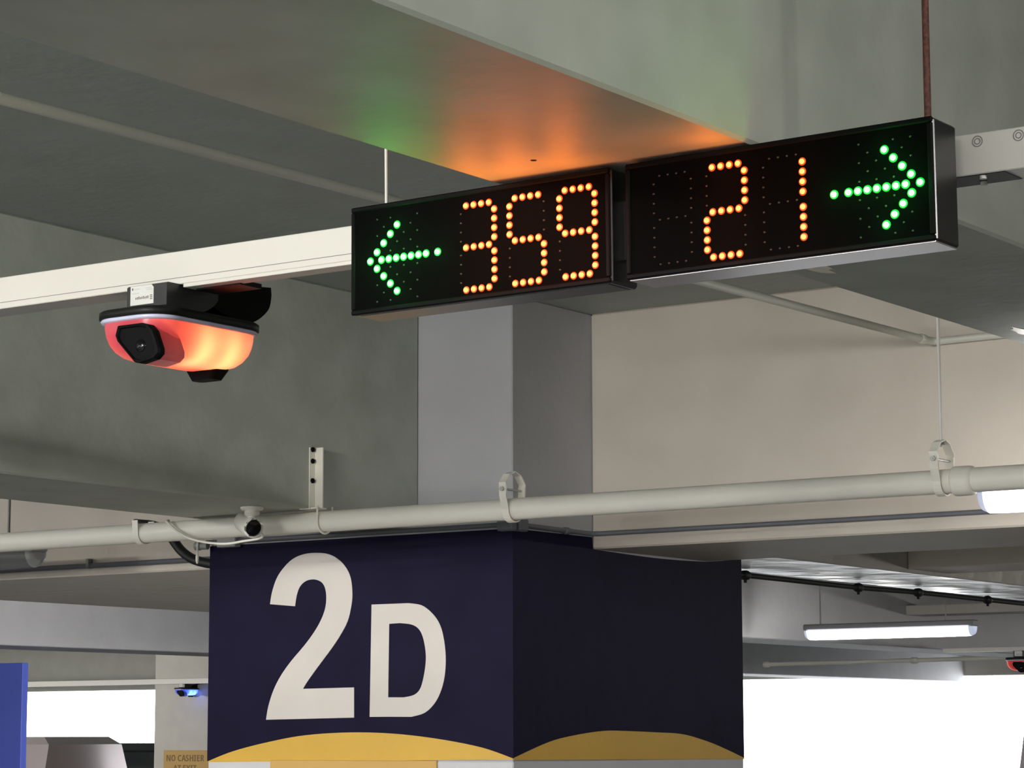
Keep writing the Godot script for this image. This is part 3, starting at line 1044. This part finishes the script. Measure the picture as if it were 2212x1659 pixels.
# ------------------------------------------------------------------ far end
func text_on(txt: String, size: float, at: Vector3, m: String, parent: Node, called: String) -> void:
	var t := TextMesh.new()
	var f := SystemFont.new()
	f.font_names = PackedStringArray(["Droid Sans"])
	f.font_weight = 700
	t.font = f
	t.font_size = 32
	t.pixel_size = size / 32.0
	t.depth = 0.002
	t.text = txt
	var o := MeshInstance3D.new()
	o.mesh = t
	o.material_override = M[m]
	put(called, o, parent)
	o.position = at

func car(at: Vector3, paint: String, h: float, label: String, turn: float, boxy := false) -> void:
	var root := thing("car", at, label, "car")
	root.rotation.y = turn
	var w := 0.86
	var body := PackedVector2Array([Vector2(-2.15, 0.30), Vector2(2.12, 0.30), Vector2(2.18, 0.55), Vector2(2.10, 0.82), Vector2(1.15, 0.98), Vector2(-1.95, 1.02), Vector2(-2.20, 0.90), Vector2(-2.22, 0.50)])
	var st := st_new()
	prism(st, body, -w, w)
	obj("body", st, paint, root)
	st = st_new()
	var rings := []
	var tail := 0.55 if boxy else 0.0
	for q in [[0.99, 1.18, -1.98 - tail * 0.33, 0.82], [h - 0.10, 0.42, -1.62 - tail * 0.9, 0.68], [h, 0.20, -1.40 - tail, 0.60]]:
		rings.append(PackedVector3Array([Vector3(q[1], q[0], -q[3]), Vector3(q[1], q[0], q[3]), Vector3(q[2], q[0], q[3]), Vector3(q[2], q[0], -q[3])]))
	loft(st, rings)
	obj("cabin", st, paint, root)
	st = st_new()
	var k := (h - 0.13 - 1.04) / (h - 0.10 - 0.99)
	for s in [-1.0, 1.0]:
		var za: float = s * 0.815
		var zb: float = s * (0.82 - 0.14 * k + 0.004)
		face(st, [Vector3(0.95, 1.04, za), Vector3(0.32, h - 0.13, zb), Vector3(-0.55, h - 0.13, zb), Vector3(-0.60, 1.04, za)], Vector3(0, 1.2, 0))
		face(st, [Vector3(-0.66, 1.04, za), Vector3(-0.61, h - 0.13, zb), Vector3(-1.50, h - 0.13, zb), Vector3(-1.80, 1.04, za)], Vector3(0, 1.2, 0))
	face(st, [Vector3(1.165, 1.03, -0.74), Vector3(1.165, 1.03, 0.74), Vector3(0.48, h - 0.14, 0.62), Vector3(0.48, h - 0.14, -0.62)], Vector3(0, 1.2, 0))
	if not boxy:
		face(st, [Vector3(-1.975, 1.03, -0.74), Vector3(-1.975, 1.03, 0.74), Vector3(-1.67, h - 0.14, 0.62), Vector3(-1.67, h - 0.14, -0.62)], Vector3(0, 1.2, 0))
	obj("windows", st, "car_glass", root)
	for x in [-1.35, 1.35]:
		for s in [-1.0, 1.0]:
			st = st_new(true)
			disc_rings(st, Vector3(x, 0.31, s * 0.70), Vector3(0, 0, s), [[0.31, 0.0], [0.31, 0.17], [0.28, 0.20]], 24)
			var wheel := obj("wheel", st, "tyre", root)
			st = st_new(true)
			disc_rings(st, Vector3(x, 0.31, s * 0.895), Vector3(0, 0, s), [[0.20, 0.0], [0.19, 0.012], [0.0, 0.02]], 20)
			obj("wheel_rim", st, "wheel_rim", wheel)

func far_things() -> void:
	# beige far column with sign
	var root := struct("column", Vector3(-23.05, 0, -25.9), Vector3(-20.6, TOP, -24.9), "far_paint", "beige far column seen left of the 2D column, bearing a yellow notice", 0.01)
	var s := thing("notice_sign", Vector3(-22.46, 1.245, -24.9), "yellow notice reading NO CASHIER AT EXIT on the beige far column", "sign")
	var st := st_new()
	box(st, Vector3(-0.405, -0.3, 0.0), Vector3(0.50, 0.197, 0.012), 0.003)
	obj("board", st, "ochre_board", s)
	text_on("NO CASHIER", 0.112, Vector3(-0.03, 0.095, 0.013), "ochre_print", s, "lettering")
	text_on("AT EXIT", 0.112, Vector3(-0.03, -0.035, 0.013), "ochre_print", s, "lettering")
	# blue board at the left edge, on a slim column outside the picture
	struct("column", Vector3(-15.4, 0, -13.9), Vector3(-14.55, 2.3, -13.06), "white_paint", "white column just left of the picture carrying the blue board")
	var bb := thing("blue_board", Vector3(-14.1, 1.0, -13.06), "bright blue board at the lower left edge", "board")
	st = st_new()
	box(st, Vector3(-0.7, 0.0, 0.0), Vector3(0.785, 1.137, 0.058), 0.004)
	obj("panel", st, "blue_board", bb)
	# cars in front of the left opening
	car(Vector3(-26.1, 0, -24.6), "car_grey", 1.62, "grey parked car at lower left, partly behind the blue board", PI, true)
	car(Vector3(-26.1, 0, -27.4), "car_dark", 1.53, "dark parked car below the left opening, partly behind the beige far column", PI)
	# run of thin white pipes and boxes under the far beam
	var p := run("far_pipe", [Vector3(-12.3, 2.30, -22.0), Vector3(-9.05, 2.32, -22.0)], 0.02, "pipe_white", "thin white pipe above the right white opening", "pipe")
	for x in [-12.3, -10.7]:
		st = st_new(true)
		disc_rings(st, Vector3(x, 2.30 if x < -12.0 else 2.31, -22.0) - p.position, Vector3.RIGHT, [[0.021, 0.0], [0.030, 0.005], [0.030, 0.06], [0.021, 0.065]], 12)
		obj("coupling", st, "pipe_white", p)
	for q in [[-15.3, "white junction box above the right opening, nearer the 2D column", 1.0], [-13.69, "white junction box above the right opening, nearer the red sensor", -1.0]]:
		var jb := thing("junction_box", Vector3(q[0], 2.397, -29.0), q[1], "box", "junction boxes above the right opening")
		st = st_new()
		box(st, Vector3(-0.11, -0.03, 0.0), Vector3(0.11, 0.03, 0.06), 0.006)
		obj("body", st, "tray_white", jb)
		st = st_new(true)
		disc_rings(st, Vector3(0.20 * q[2], 0.015, 0.0), Vector3(0, 0, 1), [[0.04, 0.0], [0.04, 0.03], [0.03, 0.05]], 12)
		obj("cap", st, "tray_white", jb)
	car(Vector3(-9.74, 0, -27.9), "car_white", 1.74, "pale van corner at the lower right edge in front of the white opening", 0.0, true)
